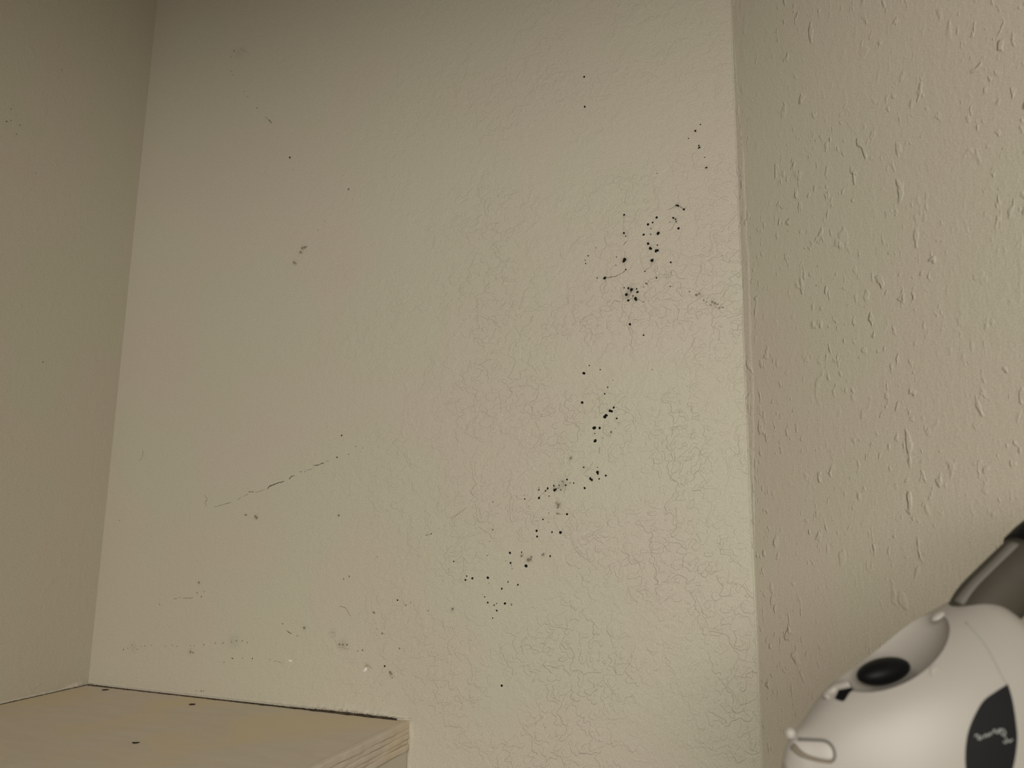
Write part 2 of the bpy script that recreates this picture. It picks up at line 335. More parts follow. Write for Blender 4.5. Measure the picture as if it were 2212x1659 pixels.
STREAKS = [(0.16,[(-201.0,1722.7,0.49),(-201.8,1702.1,0.49)]),(0.2,[(-200.4,1678.0,0.49),(-201.6,1665.9,0.49),(-200.1,1653.7,0.49)]),(0.6,[(-199.8,1653.2,0.57),(-203.3,1650.2,0.49),(-207.4,1648.7,0.49),(-212.4,1646.0,0.65),(-219.0,1645.9,0.65),(-226.6,1645.5,0.82)]),(0.55,[(-202.2,1684.7,0.65),(-200.8,1687.9,0.82),(-197.3,1690.9,0.49)]),(0.55,[(-134.7,1728.0,0.96),(-130.8,1725.4,0.96),(-127.1,1722.0,0.8)]),(0.35,[(-127.3,1722.2,0.64),(-123.0,1725.0,0.32)]),(0.4,[(-167.2,1658.2,0.64),(-169.0,1653.9,0.48),(-173.9,1650.9,0.48),(-176.1,1648.9,0.48)]),(0.7,[(-160.2,1673.6,0.96),(-157.3,1673.6,0.32)]),(0.45,[(-160.9,1654.0,0.48),(-160.5,1649.1,0.48)]),(0.7,[(-203.5,1628.0,0.48),(-201.9,1630.3,0.65)]),(0.7,[(-186.9,1625.7,0.48),(-186.1,1628.5,0.64)]),(0.45,[(-201.3,1610.7,0.32),(-199.6,1613.6,0.48),(-197.0,1614.7,0.48),(-192.3,1616.2,0.48),(-187.7,1615.8,0.64),(-180.2,1611.5,0.32)]),(0.35,[(-214.4,1615.3,0.32),(-206.2,1613.2,0.48)]),(0.5,[(-188.0,1611.2,0.32),(-187.8,1613.5,0.64)]),(0.3,[(-146.6,1697.7,0.4),(-142.6,1698.3,0.4),(-139.2,1705.1,0.48),(-137.1,1708.0,0.48),(-134.4,1703.6,0.32)]),(0.35,[(-147.6,1724.0,0.32),(-141.1,1725.7,0.48),(-137.1,1728.5,0.64)]),(0.5,[(-176.6,1634.2,0.32),(-173.5,1631.9,0.64)]),(0.4,[(-171.7,1637.8,0.32),(-170.9,1633.6,0.48)]),(0.25,[(-187.7,1702.9,0.33),(-186.4,1712.2,0.33),(-183.4,1717.8,0.33)]),(0.35,[(-234.1,1435.1,0.64),(-234.8,1430.6,0.52),(-235.8,1427.0,0.44)]),(0.2,[(-241.9,1417.7,0.5),(-246.7,1410.7,0.5),(-255.1,1403.2,0.5)]),(0.3,[(-255.1,1401.8,0.4),(-247.8,1399.1,0.4)]),(0.45,[(-312.5,1374.1,0.62),(-307.1,1378.8,0.41),(-302.8,1382.4,0.61),(-300.2,1385.5,0.82)]),(0.6,[(-311.5,1387.9,0.51),(-311.3,1382.8,0.62)]),(0.6,[(-292.7,1390.9,0.51),(-292.5,1383.2,0.71)]),(0.2,[(-292.0,1353.7,0.32),(-291.5,1346.7,0.32),(-287.7,1338.8,0.32),(-283.9,1333.3,0.4)]),(0.25,[(-287.7,1355.3,0.4),(-275.5,1354.9,0.4)]),(0.3,[(-430.8,1348.1,0.34),(-416.9,1355.6,0.38),(-407.8,1362.3,0.34)]),(0.4,[(-348.2,1295.1,0.61),(-345.0,1290.6,0.41)]),(0.6,[(-296.7,1306.6,0.5),(-296.0,1302.7,0.5)]),(0.3,[(-276.5,1390.9,0.41),(-278.2,1383.8,0.41),(-280.3,1378.8,0.41)]),(0.45,[(-285.7,1389.9,0.41),(-283.1,1382.8,0.51)]),(0.42,[(-810.6,1359.8,0.54),(-795.7,1363.0,0.63),(-786.3,1365.2,0.77),(-779.5,1367.2,0.58)]),(0.42,[(-769.3,1370.1,0.58),(-763.2,1374.3,0.67)]),(0.3,[(-760.8,1374.8,0.48),(-750.8,1378.4,0.57)]),(0.6,[(-751.1,1381.7,0.72),(-740.8,1382.0,0.72)]),(0.55,[(-738.4,1380.8,0.72),(-732.1,1382.2,0.57),(-722.1,1384.8,0.57)]),(0.75,[(-718.3,1384.8,0.71),(-714.7,1389.5,1.18),(-706.8,1392.0,1.18),(-699.8,1394.3,1.06),(-690.0,1396.4,0.71)]),(0.75,[(-682.3,1398.9,1.17),(-678.6,1402.8,1.06),(-673.1,1404.0,0.7)]),(0.75,[(-665.0,1409.0,0.93),(-661.4,1409.5,0.93)]),(0.6,[(-656.6,1408.2,0.82),(-655.1,1411.5,0.7)]),(0.5,[(-653.7,1411.0,0.61),(-644.2,1413.4,0.7)]),(0.6,[(-642.5,1417.8,0.7),(-634.3,1418.4,0.93),(-627.7,1421.3,0.93),(-624.8,1419.9,0.58)]),(0.5,[(-622.3,1423.6,0.69),(-617.4,1423.5,0.69)]),(0.45,[(-829.3,1377.4,0.54),(-823.7,1370.6,0.73),(-827.9,1366.5,0.73),(-823.6,1360.9,0.49)]),(0.4,[(-955.7,1444.6,0.64),(-956.5,1437.6,0.77),(-958.0,1430.7,0.64)]),(0.4,[(-963.4,1430.3,0.64),(-958.9,1429.7,0.64)]),(0.5,[(-871.5,1227.4,0.61),(-864.8,1228.9,0.73)]),(0.5,[(-862.4,1230.0,0.73),(-858.7,1230.4,0.73)]),(0.5,[(-854.9,1229.6,0.73),(-840.2,1230.1,0.72),(-835.1,1231.3,0.72)]),(0.6,[(-672.0,1196.0,0.57),(-662.2,1192.0,1.13)]),(0.3,[(-589.3,1232.3,0.55),(-578.8,1229.7,0.66),(-571.3,1219.5,0.66)]),(0.28,[(-600.2,1197.6,0.66),(-595.1,1199.0,0.66),(-593.4,1192.8,0.66),(-599.8,1191.3,0.66)]),(0.22,[(-594.5,1189.5,0.55),(-588.8,1180.4,0.55),(-570.8,1178.5,0.54)]),(0.4,[(-792.2,1173.3,0.59),(-789.0,1170.5,0.7)]),(0.5,[(-761.2,1154.2,0.7),(-757.3,1152.7,0.69)]),(0.3,[(-685.4,1155.9,0.45),(-675.6,1153.6,0.56)]),(0.45,[(-547.6,1159.1,0.65),(-542.3,1161.2,0.75),(-535.9,1157.3,0.64)]),(0.4,[(-466.2,1325.5,0.54),(-457.2,1328.2,0.86)]),(0.35,[(-535.7,1227.7,0.65),(-535.0,1223.6,0.65)]),(0.35,[(-770.1,1965.2,0.56),(-763.8,1959.2,0.84),(-756.4,1951.8,1.39)]),(0.8,[(-717.2,1889.6,1.09),(-715.8,1884.4,0.82)]),(0.15,[(-829.7,2096.2,0.58),(-810.7,2082.4,0.58)])]
BADGE = [(100.6,67.7),(97.5,66.0),(94.4,64.2),(88.2,60.1),(83.2,54.3),(78.6,47.1),(75.8,39.9),(74.2,31.8),(74.1,23.7),(76.0,15.9),(79.3,10.1),(84.6,15.6),(89.9,22.9),(94.5,32.1),(98.2,43.2),(99.5,51.2),(100.5,60.3),(100.7,65.3)]
SEAM = [(96.5,94.1),(97.4,89.3),(98.3,83.3),(98.9,76.9),(99.5,71.3),(100.4,67.7)]
SLOT = [(28.1,54.1),(30.1,56.3),(32.2,58.4),(34.2,59.2),(36.7,59.8),(33.7,56.9),(30.9,53.9),(29.1,53.7)]
LIP = [(25.7,53.0),(27.6,55.0),(30.0,57.0),(32.0,58.6),(34.3,59.9),(36.7,61.1)]
NCOVER = [(6.4,32.0),(10.9,32.8),(18.2,34.1),(20.6,32.3),(21.0,29.3),(19.6,27.0),(13.5,26.9),(9.0,28.4)]
RIM_TOP = [(8.5,33.5),(14.0,34.3),(18.8,34.8),(21.0,33.0),(21.5,29.4),(20.4,26.3)]
RIM_LOW = [(5.8,29.7),(7.9,27.3),(13.2,25.9),(20.0,26.0)]
SCRIPT = [[(80.2,44.0),(81.0,44.9),(82.0,44.3),(81.3,43.1),(82.5,43.2),(83.3,44.6)],[(84.0,43.6),(84.9,45.3),(85.8,44.5),(86.9,46.0),(87.4,45.1)],[(88.0,45.9),(89.3,47.6),(90.0,46.0),(91.5,48.0),(91.6,46.1)],[(91.5,47.5),(92.9,47.9),(93.6,46.5),(92.5,45.3),(91.6,46.3)],[(91.9,42.7),(92.8,42.1),(93.9,43.4),(94.8,42.7),(96.1,43.9)],[(93.0,44.9),(93.5,43.8)]]
CHIPS = [[(-548.4,1154.9),(-545.6,1158.4),(-542.6,1157.2),(-543.9,1153.7),(-546.8,1152.6)],[(-664.9,1158.5),(-661.1,1158.9),(-658.6,1157.6),(-659.9,1156.3),(-664.2,1156.4)],[(-549.3,1153.2),(-547.9,1154.6),(-546.8,1152.6)]]
LEFT_SPECKS = [(224.5,1906.4,1.2),(228.3,1885.5,1.6),(222.3,1889.9,1.2),(209.1,1889.9,1.2),(212.2,1874.3,1.2),(157.8,2005.1,1.2),(177.6,1831,1.0),(221.5,1914,0.8),(132,1562,1.3)]
RIGHT_SPECKS = [(110,1589,0.9),(20,1452,0.9)]

def stain_field(X, Z):
    S = np.zeros_like(X)
    for u, z, r, a in HALO:
        d2 = ((X * 1000 - u) ** 2 + (Z * 1000 - z) ** 2) / (r * r)
        S = 1 - (1 - S) * (1 - min(0.8, a * 1.05) * np.exp(-d2 * 2.2))
    return S

xs = np.concatenate([np.arange(U_L - 0.06, -1.0, 0.02), np.arange(-1.0, 0.0, 0.002)])
zs = np.concatenate([[0, 0.5], np.arange(1.02, 2.26, 0.002), [2.35, H]])
wall_back = grid_wall('wall_back', xs, zs, M_BACK, MB, attr=stain_field)

def coarse(a, b, s):
    return np.linspace(a, b, max(2, int(round((b - a) / s)) + 1))
# left wall: frame x runs from the corner towards the room front, y out of the room (to the left)
ML = frame(ORG + EV * U_L, -NV, -EV)
wall_left = grid_wall('wall_left', coarse(0.0, 1.25, 0.05), coarse(0, H, 0.05), M_LEFT, ML)
# right wall: obtuse corner
ANG = AZ + math.pi / 2 + math.radians(45)
RD = Vector((math.sin(ANG), math.cos(ANG), 0))     # away from the corner, towards the room front
RN = Vector((-RD.y, RD.x, 0))                      # out of the room
if RN.dot(EV) < 0:
    RN = -RN
MR = frame(ORG + EV * U_R, RD, RN)
wall_right = grid_wall('wall_right', coarse(0.0, 1.15, 0.05), coarse(0, H, 0.05), M_RIGHT, MR)

def slab(name, poly, z0, z1, mat):
    n = len(poly)
    v = [(p.x, p.y, z0) for p in poly] + [(p.x, p.y, z1) for p in poly]
    f = [tuple(range(n))[::-1], tuple(range(n, 2 * n))] + [(i, (i + 1) % n, n + (i + 1) % n, n + i) for i in range(n)]
    bm = bmesh.new()
    vs_ = [bm.verts.new(c) for c in v]
    for q in f:
        bm.faces.new([vs_[i] for i in q])
    return link(name, bm_mesh(name, bm), mat)

corner_l, corner_r = ORG + EV * U_L, ORG + EV * U_R
poly = [corner_l, corner_r, corner_r + RD * 1.15, corner_l - NV * 1.25]
fl = slab('floor', [corner_l + NV * 0.08 - EV * 0.08, corner_r + NV * 0.08 + EV * 0.08, corner_r + RD * 1.15 + EV * 0.1, corner_r + RD * 1.15 - NV * 1.6 + EV * 0.1, corner_l - NV * 2.4 - EV * 0.08], -0.05, 0.0, M_FLOOR)
fl['kind'] = 'structure'
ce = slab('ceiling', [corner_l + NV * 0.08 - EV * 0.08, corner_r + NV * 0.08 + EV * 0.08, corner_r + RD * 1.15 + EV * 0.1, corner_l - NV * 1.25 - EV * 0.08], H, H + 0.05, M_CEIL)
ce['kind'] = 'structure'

# unseen closet front behind the camera: return wall and header added to block light
W_F = 0.97
def upright(u0, u1, z0, z1, name):
    p = [ORG + EV * u0 - NV * W_F, ORG + EV * u1 - NV * W_F, ORG + EV * u1 - NV * (W_F + 0.1), ORG + EV * u0 - NV * (W_F + 0.1)]
    o = slab(name, p, z0, z1, M_CEIL)
    o['kind'] = 'structure'
    return o
upright(U_L - 0.08, -0.68, 0.0, H, 'wall_front_blocker')
upright(-0.679, 0.95, 1.965, H, 'wall_header_blocker')

# ------------------------------------------------------------------ paint ridge in the right corner (lies on the right wall, wavy edge over the back wall)
def wob(z, seed, amp):
    return amp * (0.5 * math.sin(z * 37 + seed) + 0.3 * math.sin(z * 91 + seed * 2.3) + 0.25 * math.sin(z * 213 + seed * 1.7) + 0.15 * math.sin(z * 497 + seed))
def corner_bead():
    rows, zz = [], np.arange(1.0, 2.3, 0.004)
    for z in zz:
        # where the edge sits on the back wall (mm from the corner, to the left)
        e = np.interp(z, [1.0, 1.1, 1.35, 1.56, 1.592, 1.60, 1.645, 1.652, 1.75, 1.9, 2.0, 2.3], [1.4, 1.4, 2.8, 2.7, 2.6, 0.7, 0.4, 2.2, 2.6, 1.9, 1.3, 1.0]) / 1000 + wob(z, 1.0, 0.0006)
        w = np.interp(z, [1.0, 1.3, 1.42, 1.5, 1.76, 1.84, 1.95, 2.3], [1.2, 1.5, 7, 12, 12, 7, 2, 1.2]) / 1000 * (1 + 120 * wob(z, 4.0, 0.0012))
        hgt = np.interp(z, [1.0, 1.3, 1.45, 1.75, 1.85, 1.95, 2.3], [0.15, 0.2, 0.8, 0.8, 0.4, 0.2, 0.15]) / 1000
        hgt *= 1 + 200 * wob(z, 7.0, 0.0016)
        row = [-EV * e - NV * -0.0001, -EV * (e * 0.6) - NV * 0.0004]
        for k, (t, q) in enumerate(((0.02, 0.8), (0.2, 1.0), (0.38, 0.8), (0.52, 0.95), (0.7, 1.05), (0.86, 0.75), (1.0, -0.2))):
            qq = q * (1 + 260 * wob(z * 1.3 + t * 3, 2.0 + k * 1.7, 0.0012)) if 0 < k < 6 else q
            row.append(RD * (w * t + 0.0002) - RN * (hgt * qq))
        rows.append(row)
    verts, faces = [], []
    for r, z in zip(rows, zz):
        for p in r:
            q = corner_r + p
            verts.append((q.x, q.y, z))
    k = len(rows[0])
    for i in range(len(rows) - 1):
        for j in range(k - 1):
            faces.append((i * k + j, i * k + j + 1, (i + 1) * k + j + 1, (i + 1) * k + j))
    me = mesh('corner_seam', verts, faces, True)
    me.set_sharp_from_angle(angle=math.radians(30))
    o = link('corner_seam', me, M_RIGHT)
    o.parent = wall_right
    o.matrix_parent_inverse = MR.inverted()
    return o
corner_bead()

# ------------------------------------------------------------------ mold colonies and stains on the back wall (wall coordinates, mm)
rng = random.Random(5)
def colony(name, u, z, r, hgt, mat):
    n = 9
    el, rot = rng.uniform(0.75, 1.0), rng.uniform(0, math.pi)
    ph = [rng.uniform(0.82, 1.15) for _ in range(n)]
    def ring(k, s):
        a = 2 * math.pi * k / n
        x, y = math.cos(a) * ph[k] * s * r, math.sin(a) * ph[k] * s * r * el
        return x * math.cos(rot) - y * math.sin(rot), x * math.sin(rot) + y * math.cos(rot)
    v = []
    for s, hh in ((1.0, -0.02), (0.8, hgt * 0.6)):
        for k in range(n):
            x, y = ring(k, s)
            v.append((x / 1000, -hh / 1000, y / 1000))
    v.append((0, -hgt / 1000, 0))
    f = [(k, (k + 1) % n, n + (k + 1) % n, n + k) for k in range(n)] + [(n + k, n + (k + 1) % n, 2 * n) for k in range(n)]
    o = link(name, mesh(name, v, f, True), mat, wall_back)
    o.location = (u / 1000, 0, z / 1000)
    return o
for u, z, r in MOLD:
    colony('mold_spot', u, z, max(r, 0.7) * 1.12, min(0.5, r * 0.28), M_MOLD)
for u, z, r in SPECKS:
    colony('stain_speck', u, z, r * 0.95, 0.08, M_MOLD_BROWN)

def ribbon(name, pts, mat, parent, off=0.12):
    P = [(Vector((p[0], 0, p[1])), p[2]) for p in pts]
    dense = []
    for (a, ra), (b, rb) in zip(P[:-1], P[1:]):
        n = max(1, int((b - a).length / 1.6))
        for i in range(n):
            t = i / n
            dense.append((a.lerp(b, t) + Vector((rng.uniform(-.25, .25), 0, rng.uniform(-.25, .25))), (ra + (rb - ra) * t) * rng.uniform(0.55, 1.25)))
    dense.append((P[-1][0], P[-1][1] * 0.3))
    v, f = [], []
    for i, (p, r) in enumerate(dense):
        t = (dense[min(i + 1, len(dense) - 1)][0] - dense[max(i - 1, 0)][0]).normalized()
        s = Vector((-t.z, 0, t.x)) * (r * 0.62 if i else r * 0.3)
        v += [(p + s) / 1000, (p - s) / 1000 , (p + Vector((0, -off, 0))) / 1000]
    for i in range(len(dense) - 1):
        a, b = 3 * i, 3 * i + 3
        f += [(a, a + 2, b + 2, b), (a + 2, a + 1, b + 1, b + 2)]
    return link(name, mesh(name, v, f), mat, parent)
for a, pts in STREAKS:
    ribbon('stain_streak', pts, M_STREAK[0 if a < 0.3 else 1 if a < 0.58 else 2], wall_back)
# flecks of bare white plaster where the paint has chipped
for pts in CHIPS:
    v = [(u / 1000, 0.0, z / 1000) for u, z in pts]
    c = sum((Vector(p) for p in v), Vector()) / len(v)
    v += [tuple(Vector(p).lerp(c, 0.3) + Vector((0, -0.0004, 0))) for p in v]
    n = len(pts)
    link('paint_chip', mesh('paint_chip', v, [(k, (k + 1) % n, n + (k + 1) % n, n + k) for k in range(n)] + [tuple(range(n, 2 * n))]), M_CHIP, wall_back)
# left wall and right wall specks
for w, z, r in LEFT_SPECKS:
    o = colony('stain_speck', w, z, r, 0.08, M_MOLD_BROWN)
    o.parent = wall_left
for w, z, r in RIGHT_SPECKS:
    o = colony('stain_speck', w, z, r, 0.08, M_MOLD_BROWN)
    o.parent = wall_right

# ------------------------------------------------------------------ shelf in the left corner
Z_SH = 1.0967
TILT = math.atan(0.0064)
SL = 0.4795                       # right end of the shelf: u = -0.4795
M_SHELF = None
def wood_mat(name, base, dark, grain_axis_scale, bump=0.0004, rough=0.55):
    m, nt, b = new_mat(name)
    tc = nt.nodes.new('ShaderNodeTexCoord')
    mp = nt.nodes.new('ShaderNodeMapping')
    mp.inputs['Scale'].default_value = grain_axis_scale
    nt.links.new(tc.outputs['Object'], mp.inputs['Vector'])
    n = noise_node(nt, mp.outputs['Vector'], 30, 4, 0.6, 0.4)
    big = noise_node(nt, tc.outputs['Object'], 7.0, 2, 0.5, 0.4)
    c1 = mix_col(nt, step_node(nt, n.outputs['Fac'], 0.3, 0.7), dark, base)
    yel = tuple(base[i] * (1.02, 0.98, 0.84)[i] for i in range(3))
    c2 = mix_col(nt, step_node(nt, big.outputs['Fac'], 0.48, 0.68), c1, yel)
    nt.links.new(c2, b.inputs['Base Color'])
    b.inputs['Roughness'].default_value = rough
    b.inputs['Specular IOR Level'].default_value = 0.3
    bp = nt.nodes.new('ShaderNodeBump')
    bp.inputs['Distance'].default_value = bump
    nt.links.new(n.outputs['Fac'], bp.inputs['Height'])
    nt.links.new(bp.outputs['Normal'], b.inputs['Normal'])
    return m
M_SHELF_TOP = wood_mat('painted_board', (0.71, 0.63, 0.53), (0.675, 0.595, 0.495), (0.5, 2, 2))
M_SHELF_EDGE = wood_mat('raw_edge', (0.74, 0.66, 0.57), (0.69, 0.61, 0.52), (40, 1.2, 40), 0.0006)
M_PANEL = simple('panel_paint', (0.64, 0.59, 0.51), 0.6, 0.3, bump=(90, 0.0006))

MS = MB @ Matrix.Translation((U_L, 0, Z_SH)) @ Matrix.Rotation(-TILT, 4, 'Y')
shelf = thing('corner_shelf', 'painted wooden shelf with ridged raw end in the left corner under the moldy wall', 'shelf', MS)
SW, SD, ST = (U_L * -1 - SL), 0.42, 0.034          # length, depth, thickness
GAP = 0.0036                                        # dark crack left between shelf and wall
def rough_box(name, x0, x1, y0, y1, z0, z1, mat, bev=0.001, parent=None):
    bm = bmesh.new()
    bmesh.ops.create_cube(bm, size=1.0)
    for v in bm.verts:
        v.co = ((x0 if v.co.x < 0 else x1), (y0 if v.co.y < 0 else y1), (z0 if v.co.z < 0 else z1))
    if bev:
        bmesh.ops.bevel(bm, geom=list(bm.edges), offset=bev, segments=2, affect='EDGES')
    return link(name, bm_mesh(name, bm, True, 40), mat, parent)
# board top: its back edge is cut slightly uneven so the crack varies in width
def board():
    n = 60
    top, bot = [], []
    for i in range(n + 1):
        x = 0.0015 + (SW - 0.008) * i / n
        y = -GAP - 0.0025 * i / n + 0.0014 * math.sin(i * 1.7) * math.sin(i * 0.37 + 1)
        top.append((x, y))
    v = [(x, y, 0.0) for x, y in top] + [(x, -SD, 0.0) for x, y in top] + [(x, y, -ST + 0.001) for x, y in top] + [(x, -SD, -ST + 0.001) for x, y in top]
    m = n + 1
    f = []
    for i in range(n):
        f += [(i, i + m, i + m + 1, i + 1), (i + 2 * m, i + 1 + 2 * m, i + 1 + 3 * m, i + 3 * m), (i, i + 1, i + 1 + 2 * m, i + 2 * m), (i + m, i + 3 * m, i + 1 + 3 * m, i + 1 + m)]
    f += [(0, 2 * m, 3 * m, m), (n, m + n, 3 * m + n, 2 * m + n)]
    return link('shelf_board', mesh('shelf_board', v, f), M_SHELF_TOP, shelf)
board()
# the end grain: a stack of rounded plies, each a little proud or shy of its neighbour
plies = [(0.0000, -0.0086, 0.0005), (-0.0088, -0.0150, -0.0006), (-0.0152, -0.0215, 0.0003), (-0.0217, -0.0265, -0.0008), (-0.0267, -0.0340, 0.0003)]
for pi, (za, zb, off) in enumerate(plies):
    prof = []
    hgt, xb = za - zb, SW + off
    for k in range(9):
        a = math.pi / 2 - math.pi * k / 8
        prof.append((xb - 0.0008 + 0.0008 * max(0.0, math.cos(a)) ** 0.7, (za + zb) / 2 + hgt / 2 * math.sin(a)))
    prof = [(SW - 0.0085, za)] + prof + [(SW - 0.0085, zb)]
    rows = 64
    v, f = [], []
    n = len(prof)
    for i in range(rows + 1):
        y = -0.0006 - (SD - 0.0006) * i / rows
        dx = 0.0004 * math.sin(y * 90 + pi * 2.1) + 0.0003 * math.sin(y * 260 + pi)
        dz = 0.0004 * math.sin(y * 70 + pi * 1.3)
        for j, (x, z) in enumerate(prof):
            zz_ = z + (dz if 0 < j < n - 1 and not (pi == 0 and j < 3) else 0)
            v.append((x + (dx if 0 < j < n - 1 else 0), y, zz_))
    for i in range(rows):
        for j in range(n):
            j2 = (j + 1) % n
            f.append((i * n + j, i * n + j2, (i + 1) * n + j2, (i + 1) * n + j))
    f += [tuple(range(n)), tuple(range(rows * n, rows * n + n))[::-1]]
    me = mesh('edge_ply', v, f, True)
    me.set_sharp_from_angle(angle=math.radians(50))
    link('edge_ply', me, M_SHELF_EDGE, shelf)
# upright panel that carries the shelf end
pan = rough_box('side_panel', SW - 0.020, SW - 0.0015, -SD + 0.01, -0.0008, -Z_SH + 0.004, -ST - 0.0004, M_PANEL, 0.0008, shelf)

# torn caulk along the back wall above the shelf, and in the corner
def caulk_strip(name, M, x0, x1, prof, parent, mat, seed, step=0.003):
    v, f = [], []
    n = int((x1 - x0) / step)
    r2 = random.Random(seed)
    jag = 0.0
    for i in range(n + 1):
        x = x0 + (x1 - x0) * i / n
        hh, th = prof(x)
        jag = jag * 0.55 + r2.uniform(-1, 1) * 0.45
        hh *= 1 + 0.5 * jag
        th *= 1 + 0.6 * r2.uniform(-1, 1)
        low = 0.0004 * r2.uniform(-1, 1)
        v += [(x, -0.0001, low), (x, -th, low + 0.0004), (x, -th * 0.8, hh * 0.5), (x, 0.0001, hh)]
    for i in range(n):
        for j in range(3):
            a, b = 4 * i + j, 4 * i + 4 + j
            f.append((a, a + 1, b + 1, b))
    o = link(name, mesh(name, v, f, True), mat)
    o.parent = parent
    o.matrix_parent_inverse = parent.matrix_world.inverted()
    o.matrix_world = M
    return o
def prof_back(x):
    h = np.interp(x, [0, .02, .1, .2, .3, .36, .40, .44, .50, .525, .542], [4.5, 2.0, 2.5, 3.0, 3.4, 4.5, 5.5, 9.0, 9.5, 5.0, 2.0]) / 1000
    t = np.interp(x, [0, .2, .36, .42, .5, .542], [0.8, 0.7, 1.2, 2.6, 3.4, 1.6]) / 1000
    return h, t
caulk_strip('caulk_bead', MS @ Matrix.Translation((0, 0, 0.0024)), 0.001, SW + 0.001, prof_back, wall_back, M_CAULK, 3)
MSL = frame(MS.translation + Vector((0, 0, 0.0006)), -NV, -EV)
def prof_left(x):
    h = np.interp(x, [0, .008, .014, .03, .04, .06, .12, .2, .4], [1.5, 3, 6.5, 6.0, 2.5, 2.0, 3.0, 2.0, 2.0]) / 1000
    t = np.interp(x, [0, .012, .03, .045, .4], [0.6, 2.4, 2.4, 0.7, 0.7]) / 1000
    return h, t
caulk_strip('caulk_bead', MSL, 0.001, 0.40, prof_left, wall_left, M_CAULK_WHITE, 9)

# dark ragged strips along the back and left seams of the shelf
def crack_line(name, M, x0, x1, hfun, seed, depth):
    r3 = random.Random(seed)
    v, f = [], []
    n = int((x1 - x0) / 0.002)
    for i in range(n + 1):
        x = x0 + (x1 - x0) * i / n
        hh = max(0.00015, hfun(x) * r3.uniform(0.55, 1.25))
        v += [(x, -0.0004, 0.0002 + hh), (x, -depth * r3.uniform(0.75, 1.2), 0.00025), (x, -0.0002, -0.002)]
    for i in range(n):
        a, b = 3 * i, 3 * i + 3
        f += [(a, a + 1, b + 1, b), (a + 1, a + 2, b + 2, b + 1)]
    o = link(name, mesh(name, v, f), M_CRACK)
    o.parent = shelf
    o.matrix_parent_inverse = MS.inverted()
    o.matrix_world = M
crack_line('crack_line', MS, 0.001, SW - 0.017, lambda x: np.interp(x, [0, .05, .12, .25, .36, .42, .48, .525], [1.2, .5, .3, .3, .7, 1.5, 1.7, 1.4]) / 1000, 4, 0.0050)
crack_line('crack_line', frame(MS.translation, -NV, -EV), 0.002, 0.40, lambda x: np.interp(x, [0, .05, .1, .4], [1.0, .35, .5, .9]) / 1000, 8, 0.0022)

# vertical paint drip beside the shelf end
def drip():
    pts = []
    v, f = [], []
    zz = np.arange(-0.12, 0.002, 0.003)
    for i, z in enumerate(zz):
        w = 0.0016 + 0.0007 * math.sin(z * 300) + (0.0015 if z > -0.03 else 0)
        x = SW + 0.0005 + 0.0006 * math.sin(z * 170)
        v += [(x - 0.001, 0.0001, z), (x + w * 0.4, -0.0011, z), (x + w, -0.0009, z), (x + w * 1.8, 0.0001, z)]
    for i in range(len(zz) - 1):
        for j in range(3):
            a, b = 4 * i + j, 4 * i + 4 + j
            f.append((a, a + 1, b + 1, b))
    o = link('caulk_bead', mesh('caulk_bead', v, f, True), M_CAULK)
    o.parent = wall_back
    o.matrix_parent_inverse = MB.inverted()
    o.matrix_world = MS
drip()

# three dark crumbs lying on the shelf: (u, distance from wall, length mm, turn, bend, label)
def crumb(u, w, ln, turn, bend, thick, label):
    pts = []
    for i in range(7):
        t = i / 6 - 0.5
        pts.append(Vector((t * ln, bend * (4 * t * t - 0.5), 0)) / 1000)
    rad = [thick / 1000 * s for s in (0.45, 0.85, 1.0, 1.0, 1.0, 0.8, 0.35)]
    me = tube('dark_crumb', pts, rad, 7, side=Vector((0, 0, 1)))
    o = link('dark_crumb', me, M_DEBRIS)
    o.matrix_world = MS @ Matrix.Translation((u - U_L, -w, thick / 1000 * 0.9)) @ Matrix.Rotation(math.radians(turn), 4, 'Z')
    tag(o, label, 'debris', 'dark crumbs on the corner shelf')
crumb(-0.9657, 0.0180, 9.0, 38, 0.5, 0.9, 'small dark crumb on the shelf, nearest the corner of the two walls')
crumb(-0.7858, 0.0395, 8.5, 28, 0.3, 0.95, 'straight dark crumb on the shelf a little way out from the wall')
crumb(-0.7124, 0.2020, 8.0, 22, 2.6, 0.8, 'curved dark crumb lying in the middle of the shelf, farthest from the wall')

# ------------------------------------------------------------------ small ledge on the right wall that carries the iron (below the frame)
Z_LEDGE = 1.2042 - 0.0045
p_w = lambda t, off=0.0: corner_r + RD * t - RN * off
ledge_poly = [Vector((0.105, 0.468, 0)), p_w((corner_r.y - 0.468) / -RD.y, 0.0005), p_w(0.66, 0.0005), Vector((0.105, 0.28, 0))]
led = slab('wall_ledge', ledge_poly, Z_LEDGE - 0.02, Z_LEDGE, M_PANEL)
tag(led, 'small painted ledge on the right wall, carrying the white steam iron', 'shelf')

# ------------------------------------------------------------------ steam iron
PSI = math.radians(4.0)
IO = Vector((0.14335641, 0.43132535, 1.20417876))
MI = Matrix.Translation(IO) @ Matrix.Rotation(PSI, 4, 'Z')
iron = thing('steam_iron', 'white steam iron with dark pointed badge and grey handle before the right wall', 'iron', MI)
M_WHITE = simple('white_plastic', (0.38, 0.352, 0.325), 0.38, 0.4)
M_GREY = simple('grey_plastic', (0.060, 0.052, 0.040), 0.6, 0.3, noise=(30, 0.2))
M_GREY_LT = simple('grey_trim_highlight', (0.155, 0.145, 0.132), 0.7, 0.2)
M_BLACK = simple('black_plastic', (0.005, 0.005, 0.006), 0.5, 0.15)
M_BADGE = simple('badge_dark', (0.010, 0.010, 0.011), 0.55, 0.12)
M_TEXT = simple('badge_print', (0.34, 0.35, 0.34), 0.5, 0.3)
M_GROOVE = simple('groove_shadow', (0.36, 0.34, 0.29), 0.6, 0.3)
M_CLEAR = simple('milky_plastic', (0.45, 0.42, 0.395), 0.35, 0.35)
